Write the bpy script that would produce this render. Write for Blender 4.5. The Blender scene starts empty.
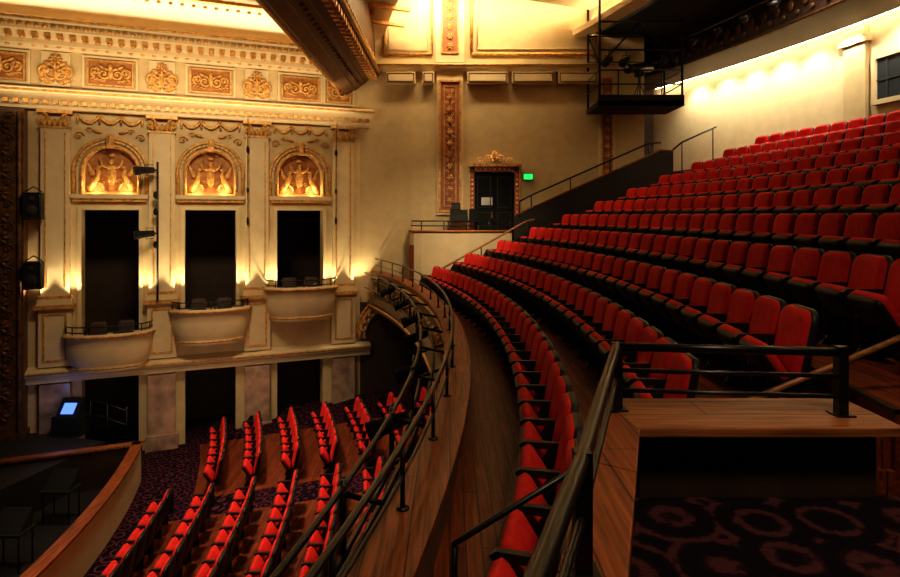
import bpy, math, random
from mathutils import Vector, Matrix
random.seed(7)
CX, CY = -29.85, 8.6
sc = bpy.context.scene

# ------------------------------------------------------------------ materials
def _nt(name):
    m = bpy.data.materials.new(name); m.use_nodes = True
    nt = m.node_tree; b = nt.nodes['Principled BSDF']
    return m, nt, b
def mat(name, col, rough=.6, metal=0., var=.18, scale=3., bump=0., bscale=25., emis=None, es=0., sheen=0.):
    m, nt, b = _nt(name); N = nt.nodes; L = nt.links
    tc = N.new('ShaderNodeTexCoord'); no = N.new('ShaderNodeTexNoise')
    no.inputs['Scale'].default_value = scale; no.inputs['Detail'].default_value = 5
    L.new(tc.outputs['Object'], no.inputs['Vector'])
    cr = N.new('ShaderNodeValToRGB'); L.new(no.outputs['Fac'], cr.inputs['Fac'])
    cr.color_ramp.elements[0].position = .3; cr.color_ramp.elements[1].position = .7
    cr.color_ramp.elements[0].color = (*[c*(1-var) for c in col], 1)
    cr.color_ramp.elements[1].color = (*[min(1, c*(1+var)) for c in col], 1)
    L.new(cr.outputs['Color'], b.inputs['Base Color'])
    b.inputs['Roughness'].default_value = rough; b.inputs['Metallic'].default_value = metal
    if sheen: b.inputs['Sheen Weight'].default_value = sheen; b.inputs['Sheen Tint'].default_value = (*col, 1)
    if bump:
        n2 = N.new('ShaderNodeTexNoise'); n2.inputs['Scale'].default_value = bscale; n2.inputs['Detail'].default_value = 6
        L.new(tc.outputs['Object'], n2.inputs['Vector'])
        bp = N.new('ShaderNodeBump'); bp.inputs['Strength'].default_value = bump; bp.inputs['Distance'].default_value = .03
        L.new(n2.outputs['Fac'], bp.inputs['Height']); L.new(bp.outputs['Normal'], b.inputs['Normal'])
    if emis:
        b.inputs['Emission Color'].default_value = (*emis, 1); b.inputs['Emission Strength'].default_value = es
    return m
def wood(name, dark, light, rough=.4, rot=90, plank=(1.8, .12)):
    m, nt, b = _nt(name); N = nt.nodes; L = nt.links
    tc = N.new('ShaderNodeTexCoord'); mp = N.new('ShaderNodeMapping')
    mp.inputs['Rotation'].default_value = (0, 0, math.radians(rot))
    L.new(tc.outputs['Object'], mp.inputs['Vector'])
    br = N.new('ShaderNodeTexBrick'); br.inputs['Scale'].default_value = 1
    br.inputs['Brick Width'].default_value = plank[0]; br.inputs['Row Height'].default_value = plank[1]
    br.inputs['Mortar Size'].default_value = .006; br.inputs['Mortar Smooth'].default_value = .3
    br.inputs['Color1'].default_value = (*dark, 1); br.inputs['Color2'].default_value = (*light, 1)
    br.inputs['Mortar'].default_value = (dark[0]*.25, dark[1]*.25, dark[2]*.25, 1)
    L.new(mp.outputs['Vector'], br.inputs['Vector'])
    mp2 = N.new('ShaderNodeMapping'); mp2.inputs['Scale'].default_value = (1.2, 22, 22)
    L.new(mp.outputs['Vector'], mp2.inputs['Vector'])
    no = N.new('ShaderNodeTexNoise'); no.inputs['Scale'].default_value = 1.6; no.inputs['Detail'].default_value = 8
    L.new(mp2.outputs['Vector'], no.inputs['Vector'])
    cr = N.new('ShaderNodeValToRGB'); cr.color_ramp.elements[0].color = (.35, .35, .35, 1); cr.color_ramp.elements[1].color = (1.4, 1.35, 1.3, 1)
    cr.color_ramp.elements[0].position = .3; cr.color_ramp.elements[1].position = .72
    L.new(no.outputs['Fac'], cr.inputs['Fac'])
    mx = N.new('ShaderNodeMix'); mx.data_type = 'RGBA'; mx.blend_type = 'MULTIPLY'; mx.inputs['Factor'].default_value = 1
    L.new(br.outputs['Color'], mx.inputs['A']); L.new(cr.outputs['Color'], mx.inputs['B'])
    L.new(mx.outputs['Result'], b.inputs['Base Color'])
    bp = N.new('ShaderNodeBump'); bp.inputs['Strength'].default_value = .25; bp.inputs['Distance'].default_value = .01
    L.new(no.outputs['Fac'], bp.inputs['Height']); L.new(bp.outputs['Normal'], b.inputs['Normal'])
    b.inputs['Roughness'].default_value = rough; b.inputs['Specular IOR Level'].default_value = .3
    return m
def carpet(name, c1, c2, c3, scale, k):
    m, nt, b = _nt(name); N = nt.nodes; L = nt.links
    tc = N.new('ShaderNodeTexCoord')
    vo = N.new('ShaderNodeTexVoronoi'); vo.inputs['Scale'].default_value = scale; vo.inputs['Randomness'].default_value = .3
    L.new(tc.outputs['Object'], vo.inputs['Vector'])
    mu = N.new('ShaderNodeMath'); mu.operation = 'MULTIPLY'; mu.inputs[1].default_value = k; L.new(vo.outputs['Distance'], mu.inputs[0])
    si = N.new('ShaderNodeMath'); si.operation = 'SINE'; L.new(mu.outputs[0], si.inputs[0])
    no = N.new('ShaderNodeTexNoise'); no.inputs['Scale'].default_value = scale*9; no.inputs['Detail'].default_value = 3
    L.new(tc.outputs['Object'], no.inputs['Vector'])
    ad = N.new('ShaderNodeMath'); ad.operation = 'MULTIPLY_ADD'; ad.inputs[1].default_value = 2.2; L.new(no.outputs['Fac'], ad.inputs[0]); L.new(si.outputs[0], ad.inputs[2])
    cr = N.new('ShaderNodeValToRGB'); e = cr.color_ramp.elements
    e[0].position = .45; e[0].color = (*c1, 1); e[1].position = .98; e[1].color = (*c3, 1)
    x = e.new(.8); x.color = (*c2, 1)
    dv = N.new('ShaderNodeMath'); dv.operation = 'MULTIPLY'; dv.inputs[1].default_value = .5; L.new(ad.outputs[0], dv.inputs[0])
    L.new(dv.outputs[0], cr.inputs['Fac']); L.new(cr.outputs['Color'], b.inputs['Base Color'])
    b.inputs['Roughness'].default_value = .95; b.inputs['Specular IOR Level'].default_value = .1
    return m

CREAM = mat('cream_plaster', (.58, .45, .245), .7, var=.08, bump=.08)
CREAM2 = mat('cream_paint_smooth', (.67, .54, .32), .6, var=.06)
COVE = mat('cove_white_plaster', (.72, .60, .40), .7, var=.05)
GOLD = mat('gilded_plaster', (.60, .33, .10), .45, .25, var=.4, scale=9, bump=.3, bscale=30)
GOLDB = mat('gilded_relief_field', (.38, .16, .045), .6, .1, var=.3, scale=6, bump=.3)
RFIELD = mat('terracotta_field', (.34, .12, .05), .6, 0, var=.2, scale=6)
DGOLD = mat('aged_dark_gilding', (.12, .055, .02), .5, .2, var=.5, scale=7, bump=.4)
DBROWN = mat('dark_brown_paint_and_shade', (.04, .02, .010), .6, var=.2)  # also stands in for shade low on the far wall
BEAMB = mat('umber_paint', (.14, .07, .03), .55, var=.25)
FASC = mat('fascia_umber', (.14, .085, .04), .55, var=.25)
BLACK = mat('black_powder_coat', (.007, .007, .007), .35, var=.1)
BLACKM = mat('matte_black', (.006, .006, .006), .9, var=.1)
PLAST = mat('black_seat_plastic', (.008, .008, .009), .5, var=.1)
RED = mat('red_upholstery', (.66, .016, .010), .85, var=.12, scale=14, bump=.05, bscale=200)
MARB = mat('rose_marble', (.40, .27, .20), .3, var=.45, scale=2.5)
WFLOOR = wood('walnut_floor', (.15, .030, .009), (.25, .056, .017), .48)
WCAP = wood('oak_cap', (.24, .066, .020), (.31, .092, .030), .42, plank=(3., .25))
WCAPX = wood('oak_cap_crosswise', (.27, .092, .032), (.33, .12, .042), .42, rot=0, plank=(3., .25))
WRAIL = wood('oak_handrail', (.34, .13, .045), (.41, .17, .06), .35, rot=0)
CARP = carpet('purple_carpet', (.006, .002, .005), (.024, .005, .013), (.10, .025, .045), 3.2, 18)
CARPN = carpet('dark_medallion_carpet', (.005, .0025, .0035), (.016, .005, .007), (.058, .018, .020), 2.6, 20)
GLASS = mat('dark_glass', (.035, .045, .055), .12, var=.05)
LED = mat('led_strip', (1, .8, .5), .5, emis=(1, .76, .46), es=24)
GREEN = mat('exit_green', (.02, .5, .1), .5, emis=(.01, .8, .12), es=1.4)
BLUE = mat('blue_monitor_glow', (.1, .2, .6), .5, emis=(.12, .26, 1), es=1.4)
WHITE = mat('white_paper', (.75, .72, .65), .7)
GREY = mat('dark_grey_panel', (.022, .020, .018), .6)
SILV = mat('metal_nosing', (.08, .06, .045), .45, .6, var=.1)

# ------------------------------------------------------------------ mesh builder
class MB:
    def __init__(s): s.v = []; s.f = []; s.m = []; s.s = []; s.mats = []
    def mi(s, m):
        if m not in s.mats: s.mats.append(m)
        return s.mats.index(m)
    def add(s, vs, fs, m, sm=False, M=None):
        o = len(s.v); k = s.mi(m)
        if M is not None: vs = [M @ Vector(v) for v in vs]
        s.v.extend([tuple(v) for v in vs])
        for f in fs:
            s.f.append([i+o for i in f]); s.m.append(k); s.s.append(sm)
    def box(s, x0, x1, y0, y1, z0, z1, m, M=None):
        vs = [(x0,y0,z0),(x1,y0,z0),(x1,y1,z0),(x0,y1,z0),(x0,y0,z1),(x1,y0,z1),(x1,y1,z1),(x0,y1,z1)]
        s.add(vs, [(0,3,2,1),(4,5,6,7),(0,1,5,4),(1,2,6,5),(2,3,7,6),(3,0,4,7)], m, False, M)
    def prism(s, poly, a0, a1, m, M=None, axis='x', sm=False):
        n = len(poly)
        if axis == 'x': vs = [(a0,p[0],p[1]) for p in poly]+[(a1,p[0],p[1]) for p in poly]
        elif axis == 'y': vs = [(p[0],a0,p[1]) for p in poly]+[(p[0],a1,p[1]) for p in poly]
        else: vs = [(p[0],p[1],a0) for p in poly]+[(p[0],p[1],a1) for p in poly]
        fs = [(i,(i+1)%n,n+(i+1)%n,n+i) for i in range(n)]
        s.add(vs, fs+[tuple(range(n))[::-1], tuple(range(n,2*n))], m, sm, M)
    def tube(s, pts, r, m, n=8, M=None, closed=False):
        pts = [Vector(p) for p in pts]; K = len(pts)
        rr = r if isinstance(r, (list, tuple)) else [r]*K
        vs = []; prev = None
        for i, p in enumerate(pts):
            if closed: t = pts[(i+1)%K]-pts[i-1]
            else: t = pts[min(i+1,K-1)]-pts[max(i-1,0)]
            if t.length < 1e-9: t = Vector((0,0,1))
            t.normalize()
            if prev is None:
                ref = Vector((0,0,1)) if abs(t.z) < .9 else Vector((1,0,0))
            else: ref = prev
            u = ref - t*ref.dot(t); u.normalize(); prev = u; w = t.cross(u)
            for j in range(n):
                a = 2*math.pi*j/n
                vs.append(p+(u*math.cos(a)+w*math.sin(a))*rr[i])
        fs = []
        for i in range(K if closed else K-1):
            q = (i+1)%K
            for j in range(n):
                fs.append((i*n+j, i*n+(j+1)%n, q*n+(j+1)%n, q*n+j))
        if not closed: fs += [tuple(range(n))[::-1], tuple(range((K-1)*n, K*n))]
        s.add(vs, fs, m, True, M)
    def ell(s, c, r, m, M=None, nu=10, nv=6, rot=0):
        if not isinstance(r, (list, tuple)): r = (r, r, r)
        vs = []; cr, sr = math.cos(rot), math.sin(rot)
        for i in range(nv+1):
            th = math.pi*i/nv
            for j in range(nu):
                ph = 2*math.pi*j/nu
                x = r[0]*math.sin(th)*math.cos(ph); y = r[1]*math.sin(th)*math.sin(ph); z = r[2]*math.cos(th)
                vs.append((c[0]+x*cr-z*sr, c[1]+y, c[2]+x*sr+z*cr))
        fs = [(i*nu+j, i*nu+(j+1)%nu, (i+1)*nu+(j+1)%nu, (i+1)*nu+j) for i in range(nv) for j in range(nu)]
        s.add(vs, fs, m, True, M)
    def cyl(s, p0, p1, r, m, n=14, r1=None, M=None):
        s.tube([p0, p1], [r, r if r1 is None else r1], m, n, M)
    def sweep(s, prof, Y0, Y1, n, m, closed=True, sm=False, M=None):
        k = len(prof); vs = []
        for i in range(n+1):
            Y = Y0+(Y1-Y0)*i/n
            for P, z in prof:
                R = P-CX; vs.append((CX+math.sqrt(R*R-(Y-CY)**2), Y, z))
        fs = []
        kk = k if closed else k-1
        for i in range(n):
            for j in range(kk):
                q = (j+1)%k; fs.append((i*k+j, i*k+q, (i+1)*k+q, (i+1)*k+j))
        if closed: fs += [tuple(range(k)), tuple(range(n*k, n*k+k))]
        s.add(vs, fs, m, sm, M)
    def done(s, name, bevel=0, parent=None):
        me = bpy.data.meshes.new(name); me.from_pydata(s.v, [], s.f)
        for m in s.mats: me.materials.append(m)
        me.polygons.foreach_set('material_index', s.m); me.polygons.foreach_set('use_smooth', s.s)
        import bmesh
        bm = bmesh.new(); bm.from_mesh(me); bmesh.ops.recalc_face_normals(bm, faces=bm.faces); bm.to_mesh(me); bm.free()
        me.update()
        ob = bpy.data.objects.new(name, me); sc.collection.objects.link(ob)
        if bevel:
            md = ob.modifiers.new('bevel', 'BEVEL'); md.width = bevel; md.segments = 2; md.limit_method = 'ANGLE'
        if parent: ob.parent = parent
        return ob

def arcp(P, Y0, Y1, z, n=60):
    R = P-CX
    return [(CX+math.sqrt(R*R-(Y0+(Y1-Y0)*i/n-CY)**2), Y0+(Y1-Y0)*i/n, z) for i in range(n+1)]
def aX(P, Y):
    R = P-CX; return CX+math.sqrt(R*R-(Y-CY)**2)

# ornament helpers (in wall frame: x along wall, y out of wall, z up)
def spiral(mb, cx, cz, R, m, M, flip=1, turns=1.5, y=.05, start=0., r=None, vf=1):
    pts = []; rr = []; n = 22; r = r or R*.17
    for i in range(n):
        t = i/(n-1); a = start+turns*2*math.pi*t; q = R*(1-.85*t)
        pts.append((cx+flip*q*math.cos(a), y+.03*t, cz+vf*q*math.sin(a))); rr.append(r*(1.0-.45*t))
    mb.tube(pts, rr, m, 6, M)
    mb.ell((cx, y+.03, cz), (R*.2, R*.15, R*.2), m, M, 8, 5)
def rosette(mb, cx, cz, R, m, M, y=.04, n=6):
    for i in range(n):
        a = 2*math.pi*i/n
        mb.ell((cx+R*.58*math.cos(a), y, cz+R*.58*math.sin(a)), (R*.42, R*.25, R*.22), m, M, 8, 5, rot=a)
    mb.ell((cx, y+.02, cz), R*.26, m, M, 8, 5)
def frame(mb, x0, x1, z0, z1, w, d, m, M, y=0.):
    mb.box(x0, x1, y, y+d, z0, z0+w, m, M); mb.box(x0, x1, y, y+d, z1-w, z1, m, M)
    mb.box(x0, x0+w, y, y+d, z0+w, z1-w, m, M); mb.box(x1-w, x1, y, y+d, z0+w, z1-w, m, M)
def swag(mb, x0, x1, z, drop, m, M, y=.06, r=.05):
    pts = []; rr = []
    for i in range(13):
        t = i/12; pts.append((x0+(x1-x0)*t, y, z-drop*4*t*(1-t))); rr.append(r*(.5+1.0*4*t*(1-t)*.6))
    mb.tube(pts, rr, m, 7, M)
    for x in (x0, x1): mb.ell((x, y, z-.12), (.04, .04, .15), m, M, 7, 5)
def acanthus(mb, cx, cz, w, h, m, M, y=.05):
    for f in (-1, 1):
        spiral(mb, cx+f*w*.28, cz-h*.05, h*.30, m, M, f, 1.6, y, math.pi*.5, h*.075)
        spiral(mb, cx+f*w*.62, cz+h*.05, h*.24, m, M, f, 1.4, y, -math.pi*.5, h*.065)
        for k in range(4):
            a = .5+k*.35
            mb.ell((cx+f*w*(.40+.12*k), y, cz+h*(.32-.12*k)), (h*.18, .04, h*.07), m, M, 8, 5, rot=f*a)
            mb.ell((cx+f*w*(.30+.14*k), y, cz-h*(.40-.04*k)), (h*.15, .04, h*.055), m, M, 8, 5, rot=-f*.4)
    mb.ell((cx, y+.02, cz), (w*.13, .07, h*.32), m, M, 10, 6)
    mb.ell((cx, y+.06, cz+h*.28), (w*.10, .06, h*.16), m, M, 10, 6)

AX = Vector((-.925, -.38, 0)).normalized(); BX = Vector((.38, -.925, 0)).normalized()
ML = Matrix(((AX.x, BX.x, 0, -3.15), (AX.y, BX.y, 0, 21.0), (0, 0, 1, 0), (0, 0, 0, 1)))
MS = Matrix(((1, 0, 0, 0), (0, -1, 0, 21.0), (0, 0, 1, 0), (0, 0, 0, 1)))

PIL = [.62, 3.45, 6.25, 9.05]; BAY = [2.05, 4.85, 7.65]
BOXZ = [-2.42, -2.97, -3.52]
FLOORZ = -7.2
# ------------------------------------------------------------------ left (box) wall
w = MB()
T = -.5
rng = [(-.4, 1.3), (2.8, 4.1), (5.6, 6.9), (8.4, 11.9)]
for a0, a1 in rng: w.box(a0, a1, T, 0, -7.6, 3.1, CREAM, ML)
w.box(-.4, 11.9, T, 0, 3.1, 8.6, CREAM, ML)
for c, zb in zip(BAY, BOXZ):
    w.box(c-.75, c+.75, T, 0, -4.85, zb-.35, CREAM, ML)
    r = .70; zs = 1.32; z0 = .62
    hole = [(c-r, z0), (c-r, zs)] + [(c-r*math.cos(math.pi*i/18), zs+r*math.sin(math.pi*i/18)) for i in range(1, 18)] + [(c+r, zs), (c+r, z0)]
    outer = []
    for (x, z) in hole:
        dx = x-c; dz = z-zs
        if z <= zs: outer.append((c+(.75 if dx > 0 else -.75), z)); continue
        s1 = .75/abs(dx) if abs(dx) > 1e-6 else 99; s2 = (3.1-zs)/dz if dz > 1e-6 else 99
        k = min(s1, s2); outer.append((c+dx*k, zs+dz*k))
    n = len(hole)
    vs = [(x, 0, z) for x, z in hole]+[(x, 0, z) for x, z in outer]+[(x, -.22, z) for x, z in hole]
    fs = [(i, i+1, n+i+1, n+i) for i in range(n-1)]+[(i, i+1, 2*n+i+1, 2*n+i) for i in range(n-1)]
    w.add(vs, fs, CREAM, False, ML)
    w.add([(c-.75,-.004,3.1),(c-.75,-.004,2.4),(c-.55,-.004,3.1)], [(0,1,2)], CREAM, False, ML)
    w.add([(c+.75,-.004,3.1),(c+.75,-.004,2.4),(c+.55,-.004,3.1)], [(0,1,2)], CREAM, False, ML)
    w.box(c-.75, c+.75, -.45, -.22, z0, 3.1, GOLDB, ML)
    w.box(c-.75, c+.75, T, 0, .15, z0, CREAM, ML)
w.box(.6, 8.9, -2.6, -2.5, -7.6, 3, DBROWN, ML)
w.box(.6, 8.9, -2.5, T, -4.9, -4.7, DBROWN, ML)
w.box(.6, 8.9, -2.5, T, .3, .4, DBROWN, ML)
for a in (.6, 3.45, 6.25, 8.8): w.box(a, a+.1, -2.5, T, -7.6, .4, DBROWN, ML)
w.done('wall_left')

for i, c in enumerate(BAY):
    o = MB(); r = .70; zs = 1.32
    for rad, tr, m in ((.76, .05, GOLD), (.88, .04, CREAM2), (.97, .055, GOLD)):
        pts = [(c-rad, .03, .62)]+[(c-rad*math.cos(math.pi*k/20), .03, zs+rad*math.sin(math.pi*k/20)) for k in range(21)]+[(c+rad, .03, .62)]
        o.tube(pts, tr, m, 8, ML)
    for k in range(1, 20):
        a = math.pi*k/20; o.ell((c-.88*math.cos(a), .07, zs+.88*math.sin(a)), (.045, .03, .03), GOLD, ML, 7, 4, rot=-a)
    o.box(c-1.02, c+1.02, 0, .22, .50, .62, CREAM2, ML); o.box(c-.98, c+.98, 0, .14, .40, .50, GOLD, ML)
    o.box(c-.09, c+.09, 0, .2, 2.0, 2.42, GOLD, ML); o.ell((c, .2, 2.25), (.08, .07, .15), GOLD, ML)
    y = -.18
    o.ell((c, y, 1.22), (.13, .09, .34), GOLD, ML, 12, 8); o.ell((c, y+.03, 1.62), (.08, .08, .10), GOLD, ML)
    o.ell((c, y+.02, 1.45), (.19, .07, .08), GOLD, ML); o.ell((c, y, 1.80), (.11, .05, .06), GOLD, ML)
    for f in (-1, 1):
        o.tube([(c+f*.12, y+.03, 1.45), (c+f*.26, y+.05, 1.5), (c+f*.3, y+.05, 1.68)], [.05, .04, .03], GOLD, 7, ML)
        o.tube([(c+f*.58, y, .72), (c+f*.50, y+.03, .92), (c+f*.40, y+.05, 1.1), (c+f*.33, y+.05, 1.28), (c+f*.38, y+.05, 1.42)], [.08, .10, .095, .07, .05], GOLD, 8, ML)
        o.ell((c+f*.33, y+.06, 1.44), (.08, .05, .05), GOLD, ML, 8, 5)
        for k in range(5):
            o.ell((c+f*(.46+.03*k), y+.03, 1.18+.07*k), (.15, .03, .035), GOLD, ML, 8, 4, rot=f*(.5+.12*k))
        spiral(o, c+f*.55, .80, .10, GOLD, ML, f, 1.5, y); spiral(o, c+f*.22, 1.0, .10, GOLD, ML, -f, 1.4, y)
        spiral(o, c+f*.2, 1.92, .07, GOLD, ML, f, 1.4, y)
        o.tube([(c+f*.36, y+.03, 1.0), (c+f*.24, y+.04, .92), (c+f*.2, y+.04, .75)], [.05, .04, .035], GOLD, 7, ML)
    o.box(c-.7, c+.7, -.22, -.1, .62, .68, GOLD, ML)
    swag(o, c-.85, c-.28, 2.95, .2, GOLD, ML); swag(o, c-.28, c+.28, 2.95, .2, GOLD, ML); swag(o, c+.28, c+.85, 2.95, .2, GOLD, ML)
    for x in (-.28, .28): rosette(o, c+x, 2.93, .1, GOLD, ML)
    for f in (-1, 1):
        spiral(o, c+f*.82, 2.35, .13, GOLD, ML, -f, 1.4, .04)
        spiral(o, c+f*.55, 2.52, .09, GOLD, ML, f, 1.4, .04); o.ell((c+f*.35, .05, 2.5), (.14, .04, .05), GOLD, ML, 8, 5, rot=f*.3)
    zb = BOXZ[i]
    frame(o, c-.86, c+.86, zb-.1, .26, .10, .07, CREAM2, ML)
    o.done('lunette_relief')

for pc in PIL:
    o = MB(); h = .36
    o.box(pc-h, pc+h, 0, .16, -2.35, 2.55, CREAM2, ML)
    o.box(pc-h+.1, pc-h+.13, .16, .18, -2.1, 2.4, GOLD, ML); o.box(pc+h-.13, pc+h-.1, .16, .18, -2.1, 2.4, GOLD, ML)
    o.box(pc-h-.08, pc+h+.08, 0, .24, -2.6, -2.45, CREAM2, ML); o.box(pc-h-.04, pc+h+.04, 0, .20, -2.45, -2.35, GOLD, ML)
    o.box(pc-h-.05, pc+h+.05, 0, .20, -4.4, -2.7, CREAM2, ML); frame(o, pc-h+.06, pc+h-.06, -4.25, -2.85, .05, .03, GOLD, ML, .20)
    o.box(pc-h-.14, pc+h+.14, 0, .32, -2.72, -2.60, GOLD, ML)
    o.box(pc-h-.08, pc+h+.08, 0, .26, 2.95, 3.05, GOLD, ML)
    for f in (-1, 1): spiral(o, pc+f*(h-.06), 2.80, .15, GOLD, ML, f, 1.5, .2, math.pi/2, .035)
    for k in range(5): o.ell((pc-h+.1+k*(2*h-.2)/4, .2, 2.68), (.06, .05, .12), GOLD, ML, 8, 5)
    o.box(pc-h-.03, pc+h+.03, 0, .2, 2.52, 2.58, GOLD, ML)
    o.box(pc-h-.02, pc+h+.02, 0, .22, -7.3, -4.9, MARB, ML); o.box(pc-h-.1, pc+h+.1, 0, .3, -7.3, -6.75, MARB, ML)
    o.done('pilaster', bevel=.012)

o = MB(); A0, A1 = -.3, 11.8
o.prism([(0,3.05),(.28,3.05),(.28,3.13),(.34,3.16),(.34,3.26),(.62,3.36),(.72,3.42),(.74,3.56),(.66,3.60),(0,3.62)], A0, A1, CREAM2, ML)
for i in range(50):
    a = A0+.1+i*.24
    if a < A1: o.box(a, a+.13, .3, .46, 3.17, 3.29, GOLD, ML)
o.tube([(A0, .73, 3.50), (A1, .73, 3.50)], .035, GOLD, 8, ML)
o.prism([(0,3.62),(.16,3.62),(.16,3.70),(0,3.72)], A0, A1, GOLD, ML)
o.prism([(0,4.78),(.12,4.78),(.16,4.86),(.30,4.9),(.30,5.04),(.5,5.16),(.62,5.22),(.64,5.42),(.72,5.46),(.72,5.56),(0,5.62)], A0, A1, CREAM2, ML)
for i in range(40):
    a = A0+.1+i*.31
    if a < A1:
        o.box(a, a+.15, .28, .56, 5.05, 5.17, GOLD, ML); o.ell((a+.075, .45, 5.02), (.07, .1, .05), GOLD, ML, 8, 5)
        o.ell((a+.16, .2, 4.86), (.06, .05, .04), GOLD, ML, 7, 4)
o.tube([(A0, .71, 5.52), (A1, .71, 5.52)], .045, GOLD, 8, ML)
for i in range(60):
    a = A0+.1+i*.2
    if a < A1: o.ell((a, .66, 5.32), (.08, .05, .06), GOLD, ML, 7, 4)
o.prism([(0,-4.85),(.24,-4.85),(.26,-4.7),(.36,-4.62),(.36,-4.5),(0,-4.4)], A0, A1, CREAM2, ML)
o.tube([(A0, .36, -4.56), (A1, .36, -4.56)], .03, GOLD, 8, ML)
o.done('trim_1')

for k, (a, wd, fig) in enumerate([(.75,.42,0),(2.05,.62,0),(3.45,.38,1),(4.85,.62,0),(6.25,.38,1),(7.65,.62,0),(9.05,.38,1),(10.4,.6,0)]):
    o = MB()
    if not fig:
        frame(o, a-wd, a+wd, 3.86, 4.64, .05, .08, GOLD, ML); frame(o, a-wd-.12, a+wd+.12, 3.76, 4.74, .06, .06, CREAM2, ML)
        o.box(a-wd, a+wd, 0, .015, 3.86, 4.64, GOLDB, ML)
        acanthus(o, a, 4.25, wd*1.05, .6, GOLD, ML)
    else:
        o.box(a-.36, a+.36, 0, .08, 3.75, 4.75, CREAM2, ML)
        acanthus(o, a, 4.15, .42, .75, GOLD, ML, .13); rosette(o, a, 4.52, .18, GOLD, ML, .13, 8)
    o.done('medallion_relief')

for i, (c, z) in enumerate(zip(BAY, BOXZ)):
    o = MB(); lv = [(.0,.93),(.06,.95),(.08,1.02),(.02,1.05),(-.06,1.03),(-.10,.98),(-.35,1.0),(-.65,.97),(-.85,.90),(-.92,.86),(-.95,.90),(-1.02,.90),(-1.08,.80)]
    n = 24; vs = []; fs = []
    for dz, s_ in lv:
        for j in range(n+1):
            t = math.pi*j/n; cx = math.cos(t); sx = math.sin(t)
            vs.append((c-1.15*s_*math.copysign(abs(cx)**.75, cx), .02+.85*s_*sx**.8 if sx > 1e-6 else .02, z+dz))
    for l in range(len(lv)-1):
        for j in range(n): fs.append((l*(n+1)+j, l*(n+1)+j+1, (l+1)*(n+1)+j+1, (l+1)*(n+1)+j))
    o.add(vs, fs, CREAM2, True, ML)
    L = len(lv)-1
    o.add(vs, [tuple(range(L*(n+1), L*(n+1)+n+1))], CREAM2, False, ML)
    vs2 = [(v[0], v[1], z-.6) for v in vs[:n+1]]
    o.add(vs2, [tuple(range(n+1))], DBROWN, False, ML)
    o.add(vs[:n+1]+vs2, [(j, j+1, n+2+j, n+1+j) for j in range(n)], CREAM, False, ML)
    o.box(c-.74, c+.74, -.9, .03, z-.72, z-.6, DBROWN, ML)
    rim = [(v[0], v[1], z+.06) for v in vs[3*(n+1):4*(n+1)]]
    o.tube([(p[0], p[1], z+.0) for p in rim], .035, GOLD, 7, ML)
    b2 = [(p[0], p[1], z-.93) for p in vs[10*(n+1):11*(n+1)]]; o.tube(b2, .03, GOLD, 7, ML)
    for hh in (.14, .30):
        o.tube([(c+(p[0]-c)*.95, p[1]*.95+.01, z+hh) for p in rim], .018, BLACK, 6, ML)
    for j in range(0, n+1, 3):
        p = rim[j]; o.cyl((c+(p[0]-c)*.95, p[1]*.95+.01, z+.0), (c+(p[0]-c)*.95, p[1]*.95+.01, z+.3), .014, BLACK, 6, M=ML)
    o.done('box_balcony')

# ------------------------------------------------------------------ cove over box wall + ceiling beam
o = MB(); pr = [(-.05,5.6)]
for k in range(13):
    t = math.pi/2*k/12; pr.append((.05+3.2*(1-math.cos(t)), 5.62+1.5*math.sin(t)))
n = len(pr)
vs = [(A0-.5, b, z) for b, z in pr]+[(A1+2, b, z) for b, z in pr]
o.add(vs, [(i, i+1, n+i+1, n+i) for i in range(n-1)], COVE, True, ML)
o.box(-20, 14, 3.2, 26, 7.12, 7.2, COVE, ML)
for b, z in ((.9, 6.52), (1.5, 6.86), (3.0, 7.10)):
    o.box(A0-1, A1+2, b, b+.16, z-.08, z+.02, GOLD, ML)
for i in range(40):
    o.ell((A0+.2+i*.32, 1.25, 6.72), (.14, .10, .10), GOLDB, ML, 8, 5)
    o.ell((A0+.2+i*.32, .75, 6.36), (.07, .06, .06), GOLD, ML, 7, 4)
for i in range(13):
    a = A0+.5+i; o.box(a, a+.1, 1.66, 3.0, 6.98, 7.11, GOLD, ML); rosette(o, a+.55, 0, .001, GOLD, ML) if False else None
o.done('ceiling_cove')

o = MB()
o.prism([(-3.75,4.2),(-3.55,4.15),(-2.75,4.78),(-2.5,4.85),(-2.45,5.05),(-2.6,5.2),(-2.7,8.5),(-4.6,8.5),(-4.6,7.3),(-4.2,7.1),(-4.1,5.6),(-3.95,5.3),(-3.95,4.5)], -6, 20.99, BEAMB, axis='y')
o.tube([(-3.72, -6, 4.2), (-3.72, 20.9, 4.2)], .07, GOLD, 8); o.tube([(-2.48, -6, 4.95), (-2.48, 20.9, 4.95)], .07, GOLD, 8)
o.tube([(-3.98, -6, 5.35), (-3.98, 20.9, 5.35)], .07, GOLD, 8)
o.tube([(-3.3, -6, 4.36), (-3.3, 20.9, 4.36)], .035, DGOLD, 8); o.tube([(-3.0, -6, 4.60), (-3.0, 20.9, 4.60)], .035, DGOLD, 8)
y = 4.
while y < 20.8:
    o.box(-2.78, -2.52, y, y+.16, 4.64, 4.80, GOLD); o.ell((-2.6, y+.08, 4.66), (.06, .07, .06), GOLD, None, 7, 4)
    o.box(-4.1, -3.9, y, y+.14, 4.95, 5.12, GOLD); o.ell((-3.15, y+.15, 4.46), (.09, .11, .05), DGOLD, None, 7, 4)
    o.ell((-2.58, y+.15, 5.3), (.04, .1, .1), GOLD, None, 7, 4); o.ell((-3.97, y+.15, 4.75), (.04, .1, .1), GOLD, None, 7, 4)
    y += .33
o.done('ceiling_beam')

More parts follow.
